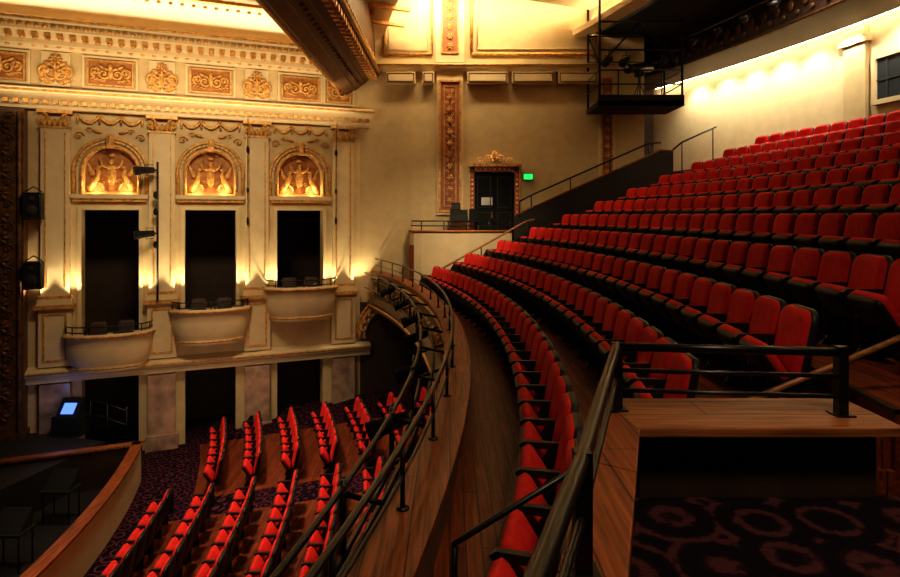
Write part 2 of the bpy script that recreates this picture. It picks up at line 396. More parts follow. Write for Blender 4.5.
# ------------------------------------------------------------------ far side wall
o = MB()
o.box(-3.6, 6.8, 21.0, 21.5, -7.6, -3.05, DBROWN)  # shadow below the balcony, put into the wall colour as dark brown
o.box(-3.6, 6.8, 21.0, 21.5, -3.05, -1.0, CREAM)
DX0, DX1, DZ1 = .85, 2.25, 1.5
o.box(-3.6, DX0, 21.0, 21.5, -1.0, 8.6, CREAM); o.box(DX1, 6.8, 21.0, 21.5, -1.0, 8.6, CREAM)
o.box(DX0, DX1, 21.0, 21.5, DZ1, 8.6, CREAM)
o.box(DX0-.2, DX1+.2, 22.6, 22.7, -1.1, 2, DBROWN); o.box(DX0-.2, DX1+.2, 21.5, 22.6, -1.1, -1.0, DBROWN)
o.box(6.3, 6.8, 21.5, 25.5, -7.6, 8.6, DBROWN); o.box(6.3, 12, 25.5, 25.7, -2, 8.6, DBROWN)
o.done('wall_far')
o = MB()
for rad, tr, m in ((1.25, .09, GOLD), (1.05, .06, CREAM2), (1.42, .05, GOLD)):
    o.tube([(-2.15-rad*math.cos(math.pi*k/24)*.8, .08, -4.3+rad*math.sin(math.pi*k/24)) for k in range(25)], tr, m, 8, MS)
for k in range(1, 12):
    a = math.pi*k/12; o.ell((-2.15-1.15*.8*math.cos(a), .16, -4.3+1.15*math.sin(a)), (.11, .08, .07), GOLD, MS, 8, 5, rot=-a)
for f in (-1, 1): spiral(o, -2.15+f*.5, -2.78, .18, GOLD, MS, f, 1.5, .12, 0, .04)
o.done('archway_moulding')

o = MB()
o.prism([(0,5.0),(.12,5.0),(.16,5.1),(.26,5.16),(.26,5.26),(0,5.3)], -2.9, 6.8, CREAM2, MS)
o.tube([(-2.9, .27, 5.2), (6.8, .27, 5.2)], .025, GOLD, 6, MS)
def rframe(x0, x1, z0, z1, rad, r, m):
    pts = [(x0, .04, z0), (x0, .04, z1-rad)]
    for k in range(1, 8):
        a = math.pi/2*k/8; pts.append((x0+rad-rad*math.cos(a), .04, z1-rad+rad*math.sin(a)))
    pts += [(x0+rad, .04, z1), (x1-rad, .04, z1)]
    for k in range(1, 8):
        a = math.pi/2*k/8; pts.append((x1-rad+rad*math.sin(a), .04, z1-rad+rad*math.cos(a)))
    pts += [(x1, .04, z1-rad), (x1, .04, z0)]
    o.tube(pts+[pts[0]], r, m, 7, MS)
rframe(-2.3, -.65, 5.62, 8.0, .5, .05, GOLD); rframe(-2.15, -.8, 5.77, 7.85, .45, .02, CREAM2)
rframe(.75, 5.1, 5.62, 8.0, .7, .06, GOLD); rframe(.95, 4.9, 5.8, 7.82, .6, .025, CREAM2)
o.done('trim_2')
o = MB()
o.box(-.5, .5, 0, .18, 5.3, 8.4, CREAM2, MS)
o.box(-.46, .46, 0, .10, -.0, 5.0, CREAM2, MS)
o.box(-.38, .38, .10, .105, .12, 4.68, RFIELD, MS); o.box(-.27, .27, .18, .185, 5.62, 7.98, RFIELD, MS)
frame(o, -.40, .40, .1, 4.7, .07, .06, GOLD, MS, .10); frame(o, -.22, .22, .30, 4.50, .03, .03, GOLD, MS, .10)
z = .5
while z < 4.45:
    rosette(o, 0, z, .12, GOLD, MS, .13, 6)
    for f in (-1, 1): spiral(o, f*.1, z+.2, .07, GOLD, MS, f, 1.3, .12, 0)
    z += .4
frame(o, -.3, .3, 5.6, 8.0, .05, .04, GOLD, MS, .18)
z = 5.85
while z < 7.9:
    rosette(o, 0, z, .13, GOLD, MS, .2, 6); z += .34
o.done('ornamental_pilaster')
o = MB()
o.box(5.2, 5.75, 0, .10, .9, 5.0, CREAM2, MS); o.box(5.27, 5.68, .10, .105, 1.0, 4.8, RFIELD, MS); frame(o, 5.27, 5.68, 1.0, 4.8, .05, .04, GOLD, MS, .10)
z = 1.2
while z < 4.7: rosette(o, 5.475, z, .12, GOLD, MS, .13, 6); z += .3
o.done('ornamental_pilaster')
for x0, x1 in ((-2.2,-1.2),(-.95,-.55),(.6,2.0),(2.15,3.6),(3.75,5.1)):
    o = MB(); o.box(x0, x1, .0, .28, 4.55, 4.95, CREAM, MS); frame(o, x0+.04, x1-.04, 4.59, 4.91, .03, .02, DGOLD, MS, .28)
    o.box(x0+.08, x1-.08, .28, .29, 4.63, 4.87, CREAM2, MS); o.done('air_vent_panel', bevel=.01)

o = MB()
o.box(DX0-.16, DX0, -.2, .14, -1.0, DZ1+.15, RFIELD, MS); o.box(DX1, DX1+.16, -.2, .14, -1.0, DZ1+.15, RFIELD, MS)
o.box(DX0-.16, DX1+.16, -.2, .14, DZ1, DZ1+.18, RFIELD, MS); o.box(DX0-.24, DX1+.24, 0, .24, DZ1+.18, DZ1+.28, GOLD, MS)
frame(o, DX0-.18, DX1+.18, -1.1, DZ1+.2, .03, .18, GOLD, MS)
for f in (-1, 1): spiral(o, 1.55+f*.5, DZ1+.38, .13, GOLD, MS, f, 1.4, .1); spiral(o, 1.55+f*.22, DZ1+.45, .15, GOLD, MS, -f, 1.4, .1)
o.ell((1.55, .12, DZ1+.55), (.12, .08, .2), GOLD, MS); rosette(o, 1.55, DZ1+.5, .16, GOLD, MS, .14)
for k in range(16):
    for x in (DX0-.08, DX1+.08): o.ell((x, .14, -.85+k*.16), (.035, .02, .035), GOLD, MS, 7, 4)
for k in range(9): o.ell((DX0+.05+k*.165, .14, DZ1+.09), (.035, .02, .035), GOLD, MS, 7, 4)
o.box(DX0, 1.54, -.18, -.12, -1.0, DZ1, BLACKM, MS); o.box(1.56, DX1, -.18, -.12, -1.0, DZ1, BLACKM, MS)
for x0, x1 in ((DX0, 1.54), (1.56, DX1)):
    for z0, z1 in ((-.85, .1), (.25, 1.35)): frame(o, x0+.1, x1-.1, z0, z1, .03, .02, GREY, MS, -.12)
o.cyl((1.48, -.05, -.1), (1.48, -.05, .12), .015, GOLD, 6, M=MS)
o.box(1.1, 1.5, -.12, -.115, .35, .62, WHITE, MS)
o.done('door_1', bevel=.006)
o = MB(); o.box(2.55, 2.9, 0, .08, 1.22, 1.45, BLACKM, MS); o.box(2.57, 2.88, .08, .085, 1.24, 1.43, GREEN, MS)
for k, ch in enumerate('EXIT'):
    x = 2.59+k*.07
    def b_(x0, x1, z0, z1): o.box(x0, x1, .085, .09, z0, z1, WHITE, MS)
    if ch == 'E': b_(x,x+.015,1.27,1.40); [b_(x,x+.05,z,z+.015) for z in (1.27,1.33,1.385)]
    if ch == 'X': o.tube([(x,.088,1.27),(x+.05,.088,1.40)], .008, WHITE, 4, MS); o.tube([(x+.05,.088,1.27),(x,.088,1.40)], .008, WHITE, 4, MS)
    if ch == 'I': b_(x+.02,x+.035,1.27,1.40)
    if ch == 'T': b_(x+.02,x+.035,1.27,1.40); b_(x,x+.055,1.385,1.40)
o.done('exit_sign')

# ------------------------------------------------------------------ rear wall of balcony (arc), window, coves, ceilings
RW = 12.2
o = MB(); o.sweep([(RW, .5), (RW+.3, .5), (RW+.3, 8.6), (RW, 8.6)], -6, 25.6, 60, CREAM2); o.done('wall_rear')
o = MB(); o.sweep([(RW-.12, 1.5), (RW, 1.5), (RW, 5.2), (RW-.12, 5.2)], 16.4, 17.1, 3, CREAM)
o.sweep([(RW-.2, 4.75), (RW, 4.75), (RW, 4.95), (RW-.2, 4.95)], 16.3, 17.2, 3, CREAM2); o.done('pilaster')
o = MB()
o.sweep([(RW-.06, 2.95), (RW, 2.95), (RW, 4.3), (RW-.06, 4.3)], 13.0, 16.2, 8, CREAM)
o.sweep([(RW-.08, 3.08), (RW-.05, 3.08), (RW-.05, 4.18), (RW-.08, 4.18)], 13.1, 16.1, 8, GLASS)
o.sweep([(RW-.10, 3.58), (RW-.06, 3.58), (RW-.06, 3.62), (RW-.10, 3.62)], 13.1, 16.1, 8, GREY)
for yy in (14.0, 15.0, 15.75): o.sweep([(RW-.10, 3.08), (RW-.06, 3.08), (RW-.06, 4.18), (RW-.10, 4.18)], yy, yy+.05, 1, GREY)
for z0, z1 in ((2.95, 3.08), (4.18, 4.31)): o.sweep([(RW-.14, z0), (RW, z0), (RW, z1), (RW-.14, z1)], 13.0, 16.2, 8, CREAM2)
o.sweep([(RW-.14, 2.95), (RW, 2.95), (RW, 4.3), (RW-.14, 4.3)], 16.08, 16.2, 1, CREAM2)
o.done('window_1')
o = MB()
o.box(-3.6, 7.5, -7, 21.5, 8.4, 8.6, CREAM)
o.sweep([(7.0, 6.4), (7.25, 6.3), (10.3, 6.3), (10.3, 6.5), (7.2, 6.6), (7.2, 8.5), (7.05, 8.5)], -6, 21., 50, BLACKM)
o.sweep([(6.98, 6.42), (7.04, 6.42), (7.04, 8.45), (6.98, 8.45)], -6, 20.99, 50, COVE)
o.sweep([(10.2, 5.25), (11.9, 5.25), (11.9, 5.4), (10.4, 5.4), (10.4, 6.5), (10.2, 6.5)], -6, 25.4, 50, DBROWN)
o.sweep([(10.2, 8.3), (13, 8.3), (13, 8.6), (10.2, 8.6)], -6, 25.4, 30, BLACKM)
o.box(6.5, 13, 21.0, 25.6, 6.3, 6.5, BLACKM)
o.done('ceiling')
o = MB()
for P_, z_ in ((10.2, 5.3), (10.2, 6.35)): o.tube(arcp(P_, -6, 25., z_), .05, DGOLD, 6)
Y = 6.
while Y < 25: o.ell((aX(10.15, Y), Y, 5.75), (.06, .16, .16), DGOLD, None, 8, 5); o.ell((aX(10.15, Y+.25), Y+.25, 5.5), (.05, .08, .08), DGOLD, None, 8, 5); Y += .5
o.done('trim_3')
o = MB(); o.sweep([(11.90, 5.25), (11.98, 5.25), (11.98, 5.30), (11.90, 5.30)], 2, 25, 40, LED); o.done('led_cove_light')
o = MB(); o.sweep([(6.75, 6.36), (6.82, 6.36), (6.82, 6.42), (6.75, 6.42)], 6, 20.9, 40, LED)
o.sweep([(6.45, 6.26), (7.0, 6.26), (7.0, 6.33), (6.51, 6.33), (6.51, 6.46), (6.45, 6.46)], 6, 20.95, 40, COVE); o.done('led_cove_light')
o = MB(); o.tube(arcp(9.4, 5, 20, 5.85, 40), .03, BLACK, 6); Y = 6
while Y < 20:
    x = aX(9.4, Y); o.cyl((x, Y, 5.85), (x, Y, 6.3), .015, BLACK, 6)
    o.cyl((x, Y, 5.7), (x-.25, Y-.05, 5.5), .09, BLACK, 10, .12); Y += 1.1
o.done('ceiling_light_bar')

o = MB()
PX0, PX1, PY0, PY1 = 4.75, 7.5, 19.2, 20.9
o.box(PX0, PX1, PY0, PY1, 3.5, 3.66, BLACKM); o.box(PX0, PX1, PY0, PY0+.05, 3.5, 3.85, BLACKM)
for z in (4.2, 4.65):
    o.tube([(PX0+.05, PY1-.05, z), (PX0+.05, PY0+.05, z), (PX1-.05, PY0+.05, z), (PX1-.05, PY1-.05, z)], .025, BLACK, 6)
for x in (PX0+.05, 5.4, 6.1, 6.8, PX1-.05): o.cyl((x, PY0+.05, 3.6), (x, PY0+.05, 4.65), .025, BLACK, 6)
for x in (PX0+.05, PX1-.05):
    o.cyl((x, PY1-.05, 3.6), (x, PY1-.05, 4.65), .025, BLACK, 6)
for x, zt in ((PX0+.05, 8.4), (PX1-.05, 6.3)):
    for y in (PY0+.05, PY1-.05): o.cyl((x, y, 3.6), (x, y, zt), .04, BLACKM, 8)
    o.tube([(x, PY0+.05, 4.8), (x, PY1-.05, 6.2)], .03, BLACKM, 6)
o.tube([(PX0+.05, PY0+.05, 4.8), (6.1, PY0+.05, 6.2)], .03, BLACKM, 6); o.tube([(6.1, PY0+.05, 6.2), (PX1-.05, PY0+.05, 4.8)], .03, BLACKM, 6)
for z in (5.3, 6.2): o.tube([(PX0+.05, PY0+.05, z), (PX1-.05, PY0+.05, z)], .03, BLACKM, 6); o.tube([(PX0+.05, PY1-.05, z), (PX1-.05, PY1-.05, z)], .03, BLACKM, 6)
o.done('spotlight_platform')
for k, x in enumerate((5.1, 5.65, 6.9, 7.25)):
    o = MB(); y = PY0+.05
    o.cyl((x, y, 5.3), (x, y, 5.12), .015, BLACK, 6)
    o.tube([(x-.12, y, 4.95), (x-.12, y, 5.12), (x+.12, y, 5.12), (x+.12, y, 4.95)], .012, BLACK, 6)
    o.cyl((x+.1, y+.16, 5.05), (x-.12, y-.14, 4.86), .08, BLACKM, 12, .10); o.cyl((x-.12, y-.14, 4.86), (x-.2, y-.24, 4.8), .12, BLACKM, 12, .125)
    o.done('stage_spotlight')
o = MB()
X_, Y_ = 6.3, 20.0
for k in range(3):
    a = 2*math.pi*k/3; o.cyl((X_, Y_, 4.4), (X_+.4*math.cos(a), Y_+.4*math.sin(a), 3.66), .02, BLACK, 6)
o.cyl((X_, Y_, 4.3), (X_, Y_, 4.75), .03, BLACK, 8)
o.cyl((X_-.4, Y_-.4, 4.78), (X_+.45, Y_+.3, 5.0), .14, BLACK, 14, .17); o.box(X_-.12, X_+.12, Y_-.12, Y_+.12, 4.62, 5.0, BLACKM)
o.cyl((X_-.52, Y_-.5, 4.75), (X_-.4, Y_-.4, 4.78), .17, BLACK, 14, .14)
o.done('follow_spotlight')

# ------------------------------------------------------------------ balcony structure
def PK(k): return 1.15+.97*k
def ZF(k): return -2.5+.405*k
NR = 11
o = MB()
o.sweep([(.2, -2.5), (1.34, -2.5), (1.34, -3.0), (.2, -3.0)], -2, 20.99, 60, WFLOOR)
for k in range(1, NR):
    a = PK(k-1)+.17; b = PK(k)+.17 if k < NR-1 else 12.3
    o.sweep([(a, ZF(k)), (b, ZF(k)), (b, ZF(k)-.6), (a, ZF(k)-.6)], 3.95, 20.99 if PK(k) < 7.6 else 25.4, 56, WFLOOR)
for k in range(1, NR):
    o.sweep([(PK(k-1)+.15, ZF(k)-.03), (PK(k-1)+.20, ZF(k)-.03), (PK(k-1)+.20, ZF(k)+.006), (PK(k-1)+.15, ZF(k)+.006)], 3.95, 20.98, 56, SILV)
o.done('balcony_floor')
o = MB()
for k in range(1, NR):
    P0 = PK(k-1)+.17
    for y0, y1 in ((4.0, 4.75), (18.95, 19.85)):
        o.sweep([(P0-.45, ZF(k-1)), (P0, ZF(k-1)), (P0, ZF(k-1)+.2), (P0-.45, ZF(k-1)+.2)], y0, y1, 3, WFLOOR)
        o.sweep([(P0-.46, ZF(k-1)+.17), (P0-.41, ZF(k-1)+.17), (P0-.41, ZF(k-1)+.206), (P0-.46, ZF(k-1)+.206)], y0, y1, 3, SILV)
o.done('aisle_steps')
o = MB()
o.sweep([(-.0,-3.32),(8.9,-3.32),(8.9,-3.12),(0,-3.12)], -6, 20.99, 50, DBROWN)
o.done('balcony_soffit')
o = MB()
o.sweep([(.0,-2.02),(.2,-2.02),(.2,-2.7),(.2,-3.2),(-.1,-3.3),(-.2,-3.2),(-.17,-3.0),(-.02,-2.85),(.0,-2.4),(-.04,-2.2),(-.04,-2.1)], -2, 20.99, 70, FASC)
o.sweep([(-.08,-2.02),(.28,-2.02),(.28,-1.96),(-.08,-1.96)], -2, 20.99, 70, WCAP)
for P_, z_ in ((-.19, -3.12), (-.04, -2.16)): o.tube(arcp(P_, -2, 20.95, z_, 70), .035, GOLD, 6)
Y = 5.
while Y < 20.8:
    x = aX(-.02, Y); o.ell((x, Y, -2.6), (.06, .18, .16), GOLD, None, 8, 5)
    o.ell((aX(-.02, Y+.27), Y+.27, -2.6), (.05, .09, .09), GOLD, None, 8, 5); Y += .55
o.done('balcony_parapet')
o = MB()
o.tube(arcp(.04, -2, 20.9, -1.52, 80), .022, BLACK, 8)
o.tube(arcp(.04, -2, 20.9, -1.74, 80), .013, BLACK, 6)
Y = -1.
while Y < 20.9:
    x = aX(.04, Y); o.cyl((x, Y, -1.96), (x, Y, -1.52), .017, BLACK, 6); o.cyl((x, Y, -1.965), (x, Y, -1.945), .045, BLACK, 8); Y += 1.25
o.done('balcony_railing')
o = MB()
for P_, z_ in ((-.45, -1.95), (-.45, -2.45), (-.25, -2.2)): o.tube(arcp(P_, -1, 20.3, z_, 80), .024, BLACK, 8)
Y = -.5
while Y < 20.3:
    x0 = aX(-.45, Y); x1 = aX(-.02, Y)
    o.cyl((x0, Y, -1.9), (x0, Y, -2.5), .025, BLACK, 6); o.cyl((x0, Y, -2.0), (x1, Y, -2.1), .022, BLACK, 6); o.cyl((x0, Y, -2.45), (x1, Y, -2.3), .022, BLACK, 6)
    Y += 1.6
o.done('lighting_rail')
for Y in (6.2, 8.3, 10.6, 12.4, 14.6, 17.0):
    x = aX(-.5, Y); o = MB()
    o.tube([(x, Y-.13, -2.16), (x, Y-.15, -2.0), (x, Y, -1.95), (x, Y+.15, -2.0), (x, Y+.13, -2.16)], .016, BLACK, 6)
    o.cyl((x+.12, Y, -2.10), (x-.14, Y-.02, -2.2), .07, BLACKM, 12, .09); o.cyl((x-.14, Y-.02, -2.2), (x-.24, Y-.03, -2.24), .105, BLACKM, 12, .11)
    o.ell((x+.13, Y, -2.10), (.05, .07, .07), BLACKM, None, 10, 6)
    o.done('stage_spotlight')

# ------------------------------------------------------------------ landing, stairs panel, handrails
o = MB()
o.box(-1.35, 3.2, 19.95, 20.99, -2.5, -1.0, WFLOOR)
for k in range(6): o.box(3.2+.75*k, 3.2+.75*(k+1), 19.95, 20.99, -2.5+.3*k, -.68+.33*k, WFLOOR)
o.done('door_landing')
o = MB()
pts = [(-1.35, 20.98), (-1.35, 20.2), (-1.2, 19.95), (-.95, 19.88), (2.05, 19.88)]
for i in range(len(pts)-1):
    (x0, y0), (x1, y1) = pts[i], pts[i+1]
    d = Vector((x1-x0, y1-y0, 0)).normalized(); nrm = Vector((-d.y, d.x, 0))*.12
    vs = [(x0, y0, -2.5), (x1, y1, -2.5), (x1+nrm.x, y1+nrm.y, -2.5), (x0+nrm.x, y0+nrm.y, -2.5)]
    vs += [(v[0], v[1], -.55) for v in vs]
    o.add(vs, [(0,3,2,1),(4,5,6,7),(0,1,5,4),(1,2,6,5),(2,3,7,6),(3,0,4,7)], CREAM2)
o.tube([(p[0], p[1]-.02, -.54) for p in pts], .04, WRAIL, 8)
o.done('landing_parapet')
o = MB()
pp = [(-1.3, 20.9), (-1.3, 20.2), (-1.15, 20.0), (-.95, 19.94), (2.0, 19.94)]
for z in (-.2, -.36): o.tube([(p[0], p[1], z) for p in pp], .02, BLACK, 6)
for x in (-.95, -.2, .55, 1.3, 2.0): o.cyl((x, 19.94, -.56), (x, 19.94, -.2), .02, BLACK, 6)
o.done('landing_railing')
o = MB()
o.prism([(2.15,-1.9),(2.15,-.05),(2.6,.18),(7.0,2.12),(7.4,2.12),(7.4,-1.9)], 19.88, 19.94, GREY, axis='y')
o.tube([(2.15,19.91,-.02),(2.6,19.91,.21),(7.0,19.91,2.15),(7.4,19.91,2.15)], .035, WRAIL, 8)
o.done('stair_guard_wall')
o = MB()
o.tube([(2.3,19.9,.45),(2.7,19.9,.66),(6.6,19.9,2.38),(7.0,19.9,2.4)], .03, BLACK, 8)
for x, z in ((2.7,.66),(4.0,1.23),(5.3,1.81),(6.6,2.38)): o.cyl((x,19.9,z-.55),(x,19.9,z),.02,BLACK,6)
o.cyl((2.3,19.9,-.1),(2.3,19.9,.45),.025,BLACK,6)
o.done('stair_railing')
o = MB()
o.tube([(-.55,19.2,-1.75),(-.3,19.2,-1.74),(2.45,19.2,-.2),(2.7,19.2,-.15)], .032, WRAIL, 8)
for x, z in ((-.3,-1.74),(1.0,-1.01),(2.45,-.2)): o.cyl((x,19.2,z-.75),(x,19.2,z),.02,BLACK,6)
o.done('stair_handrail')
o = MB()
pts = [(1.85,4.2,-1.42),(2.1,4.2,-1.3),(7.2,4.2,.83),(7.5,4.2,.86)]
o.tube(pts, .024, WRAIL, 8)
for x, z in ((2.1,-1.3),(3.8,-.59),(5.5,.12),(7.2,.83)): o.cyl((x,4.2,z-.85),(x,4.2,z),.02,BLACK,6)
o.done('stair_handrail')
o = MB()
o.box(-.1, 1.0, 20.1, 20.6, -.25, -.18, BLACKM); o.prism([(20.1,-.18),(20.6,-.18),(20.6,.16),(20.45,.18)], -.0, .6, BLACKM)
o.box(.65, .95, 20.2, 20.5, -.18, .2, BLACKM); o.box(.05, .35, 20.45, 20.55, .16, .42, BLACKM); o.box(.07, .33, 20.44, 20.45, .19, .39, GREY)
for x in (-.05, .95):
    for y in (20.15, 20.55): o.cyl((x,y,-1.0),(x,y,-.2),.025,BLACK,6)
for k in range(6): o.box(.02+.09*k, .06+.09*k, 20.2, 20.4, -.1, -.02, GREY)
o.done('mixing_console')
o = MB()
o.tube([(7.2,19.4,2.1),(7.5,19.4,2.35),(8.6,19.4,2.85)], .03, BLACK, 6); o.cyl((7.5,19.4,1.0),(7.5,19.4,2.35),.02,BLACK,6); o.cyl((8.5,19.4,1.3),(8.5,19.4,2.8),.02,BLACK,6)
o.done('aisle_handrail')

# ------------------------------------------------------------------ platform, half walls, rails near the camera
hw = [(1.0,3.78),(.70,2.85),(.40,1.95),(-.07,.75),(-.57,-.5),(-.92,-1.6)]
inn = [(1.12,3.60),(.83,2.75),(.53,1.88),(.07,.68),(-.42,-.58),(-.77,-1.68)]
o = MB()
poly = inn+[(6.,-1.7),(6.,3.42),(1.17,3.42)]
o.prism(poly, -2.49, -1.6, CARPN, axis='z'); o.done('floor_platform')
def ribbon(mb, A, B, z0, z1, m):
    for i in range(len(A)-1):
        q = [A[i], A[i+1], B[i+1], B[i]]
        mb.prism(q, z0, z1, m, axis='z')
o = MB()
ribbon(o, hw, inn, -2.5, -1.22, GREY)
o.prism([(1.02,3.78),(2.42,3.78),(2.42,3.46),(1.1,3.46)], -2.5, -1.22, DBROWN, axis='z')
hw2 = [(x-.05,y+.02) for x,y in hw]; in2 = [(x+.02,y-.02) for x,y in inn]
ribbon(o, hw2, in2, -1.22, -1.17, WCAP)
o.prism([(.96,3.82),(2.5,3.82),(2.5,3.28),(1.02,3.28)], -1.22, -1.165, WCAPX, axis='z')
o.prism([(1.07,3.46),(2.42,3.46),(2.42,3.40),(1.07,3.40)], -2.5, -1.22, DBROWN, axis='z')
o.done('half_wall', bevel=.008)
o = MB()
rl = [(1.0,3.6),(.74,2.85),(.43,1.95),(-.02,.75),(-.52,-.5)]
rp = []
for i in range(len(rl)-1):
    for t in (0,.25,.5,.75): rp.append((rl[i][0]*(1-t)+rl[i+1][0]*t, rl[i][1]*(1-t)+rl[i+1][1]*t))
rp.append(rl[-1])
o.tube([(x,y,-.79) for x,y in rp], .028, BLACK, 12); o.tube([(x,y,-.98) for x,y in rp], .014, BLACK, 10)
o.tube([(1.0,3.6,-.79),(2.3,3.5,-.80)], .026, BLACK, 12); o.tube([(1.0,3.6,-.93),(2.3,3.5,-.94)], .014, BLACK, 8); o.tube([(1.0,3.6,-1.05),(2.3,3.5,-1.06)], .014, BLACK, 8)
for x, y in ((1.0,3.6),(2.28,3.5),(.43,1.95)):
    o.box(x-.028,x+.028,y-.028,y+.028,-1.17,-.765,BLACK); o.box(x-.055,x+.055,y-.055,y+.055,-1.17,-1.155,BLACK)
o.done('platform_railing')
o = MB()
o.tube([(.02,2.72,-1.62),(.02,2.72,-1.49),(.1,2.74,-1.45),(.62,2.9,-1.22),(.7,2.95,-1.2)], .015, BLACK, 8)
o.cyl((.02,2.72,-2.5),(.02,2.72,-1.5),.015,BLACK,8); o.cyl((.02,2.72,-2.5),(.02,2.72,-2.48),.05,BLACK,8)
o.done('aisle_handrail')

# ------------------------------------------------------------------ theatre seats
def rr_outline(w_, z0, z1, rad, crown=.0, seg=5, rb=.03):
    pts = []
    def corner(cx, cz, r, a0):
        for i in range(seg+1):
            a = a0+math.pi/2*i/seg; pts.append([cx+r*math.cos(a), cz+r*math.sin(a)])
    corner(w_-rad, z1-rad, rad, 0); corner(-w_+rad, z1-rad, rad, math.pi/2)
    corner(-w_+rb, z0+rb, rb, math.pi); corner(w_-rb, z0+rb, rb, 1.5*math.pi)
    for p in pts:
        if p[1] > (z0+z1)/2: p[1] += crown*(1-(p[0]/w_)**2)
    return pts
def loft(mb, outs, m, M=None, cap0=True, cap1=True):
    n = len(outs[0]); vs = [p for o_ in outs for p in o_]
    fs = [(l*n+j, l*n+(j+1)%n, (l+1)*n+(j+1)%n, (l+1)*n+j) for l in range(len(outs)-1) for j in range(n)]
    if cap0: fs.append(tuple(range(n)))
    if cap1: fs.append(tuple(range((len(outs)-1)*n, len(outs)*n)))
    mb.add(vs, fs, m, True, M)
def seat_template(rad=.09, RED=RED):
    s = MB()
    def tilt(x, y, z): return (x, y+(z-.42)*.20, z)
    ol = rr_outline(.242, .36, .89, rad, .02)
    mid = .62
    def lay(sc_, y, o_=ol): return [tilt(p[0]*sc_, y, mid+(p[1]-mid)*sc_) for p in o_]
    loft(s, [lay(1, .0), lay(1.0, -.035), lay(.95, -.06), lay(.8, -.072), lay(.4, -.065)], RED)
    ob = rr_outline(.256, .30, .897, rad+.01, .02)
    loft(s, [[tilt(p[0], -.018, p[1]) for p in ob], [tilt(p[0], .03, p[1]) for p in ob], [tilt(p[0]*.93, .05, .6+(p[1]-.6)*.95) for p in ob]], PLAST)
    Mx = Matrix.Translation((0, -.11, .34)) @ Matrix.Rotation(math.radians(33), 4, 'X')
    pc = rr_outline(.238, .0, .33, .06, 0, 4)
    m2 = .165
    loft(s, [[(p[0]*.9, .03, m2+(p[1]-m2)*.9) for p in pc], [(p[0], .01, p[1]) for p in pc], [(p[0], -.05, p[1]) for p in pc]], RED, Mx)
    loft(s, [[(p[0]*1.01, -.045, m2+(p[1]-m2)*.99) for p in pc], [(p[0]*1.0, -.075, m2+(p[1]-m2)*.96) for p in pc], [(p[0]*.85, -.10, m2+(p[1]-m2)*.8) for p in pc]], PLAST, Mx)
    for x in (-.28,):
        s.prism([(.02, 0), (.02, .34), (.0, .58), (-.10, .58), (-.24, .36), (-.20, .08), (-.26, 0)], x-.015, x+.015, PLAST)
        arm = [(-.36, .585), (-.34, .56), (.0, .56), (.02, .60), (-.02, .615), (-.32, .615)]
        s.prism(arm, x-.025, x+.025, PLAST)
        s.tube([(x, -.31, .57), (x, -.18, .45), (x, -.1, .35)], .018, PLAST, 6)
    return s
ST = seat_template(); STO = seat_template(.10); STB = seat_template(.09, DBROWN)
def seat_row(P, Y0, Y1, z, name='theater_seat_row', bend=False, tpl=ST, pitch=.56):
    R = P-CX; f0 = math.asin((Y0-CY)/R); f1 = math.asin((Y1-CY)/R)
    n = int(R*(f1-f0)/pitch)
    if n < 1: return
    s = MB(); s.mats = list(tpl.mats)
    for i in range(n+1):
        f = f0+(i+.5)*(f1-f0)/n
        X = CX+R*math.cos(f); Yp = CY+R*math.sin(f); ff = f
        if bend and Yp < 5.5: X -= .025*(5.5-Yp)**2; ff = f-.05*(5.5-Yp)*.8
        M = Matrix.Translation((X, Yp, z)) @ Matrix.Rotation(ff-math.pi/2, 4, 'Z')
        if i == n:
            x = -.28
            s.prism([(.02, 0), (.02, .34), (.0, .58), (-.10, .58), (-.24, .36), (-.20, .08), (-.26, 0)], x-.015, x+.015, PLAST, M)
            continue
        o_ = len(s.v)
        s.v.extend([tuple(M @ Vector(v)) for v in tpl.v])
        s.f.extend([[q+o_ for q in fc] for fc in tpl.f]); s.m.extend(tpl.m); s.s.extend(tpl.s)
    s.done(name)
seat_row(PK(0), 2.75, 18.8, ZF(0), bend=True)
for k in range(1, NR): seat_row(PK(k), 4.85, 18.85, ZF(k))

# ------------------------------------------------------------------ orchestra level
def OZ(P): return FLOORZ+max(0, (P+6.0))*.16
o = MB()
o.sweep([(-7.1,FLOORZ),(-6.0,FLOORZ),(9,OZ(9)),(9,OZ(9)-.5),(-7.1,FLOORZ-.5)], -5, 21.0, 60, CARP)
o.box(-22, -6.8, -5, 21.0, FLOORZ-.5, FLOORZ-.03, BLACKM)
o.done('floor')
o = MB()
for y0, y1, p in ((15.0, 18.6, -5.6), (3., 14.0, -6.55)):
    o.sweep([(p,OZ(p)+.015),(-6.0 if p < -6 else p+.01,OZ(p)+.015),(6,OZ(6)+.015),(6,OZ(6)-.05),(p,OZ(p)-.05)], y0, y1, 20, WFLOOR)
o.done('orchestra_wood_floor')
for i in range(-1, 11):
    P = -5.0+.95*i; z = OZ(P-.2)+.02
    if i >= 0: seat_row(P, 15.1, 18.4, z, tpl=STO)
    if i < 9: seat_row(P, 5.0, 13.9, z, tpl=STO)
o = MB(); o.box(9.0, 9.2, -6, 21, -7.5, -3.2, DBROWN); o.done('wall_orchestra_rear')
o = MB()
o.sweep([(-7.25,FLOORZ-.2),(-7.05,FLOORZ-.2),(-7.05,-6.22),(-7.25,-6.22)], 6, 16.3, 30, CREAM2)
o.sweep([(-7.28,-6.22),(-7.0,-6.22),(-7.0,-6.16),(-7.28,-6.16)], 6, 16.35, 30, WCAP)
o.sweep([(-7.27,FLOORZ-.2),(-7.255,FLOORZ-.2),(-7.255,-6.24),(-7.27,-6.24)], 6, 16.3, 30, BLACKM)
e = (aX(-7.15, 16.3), 16.3)
o.prism([(e[0]+.1,16.2),(e[0]+.1,16.38),(-11.6,15.0),(-11.6,14.8)], FLOORZ-.2, -6.22, DBROWN, axis='z')
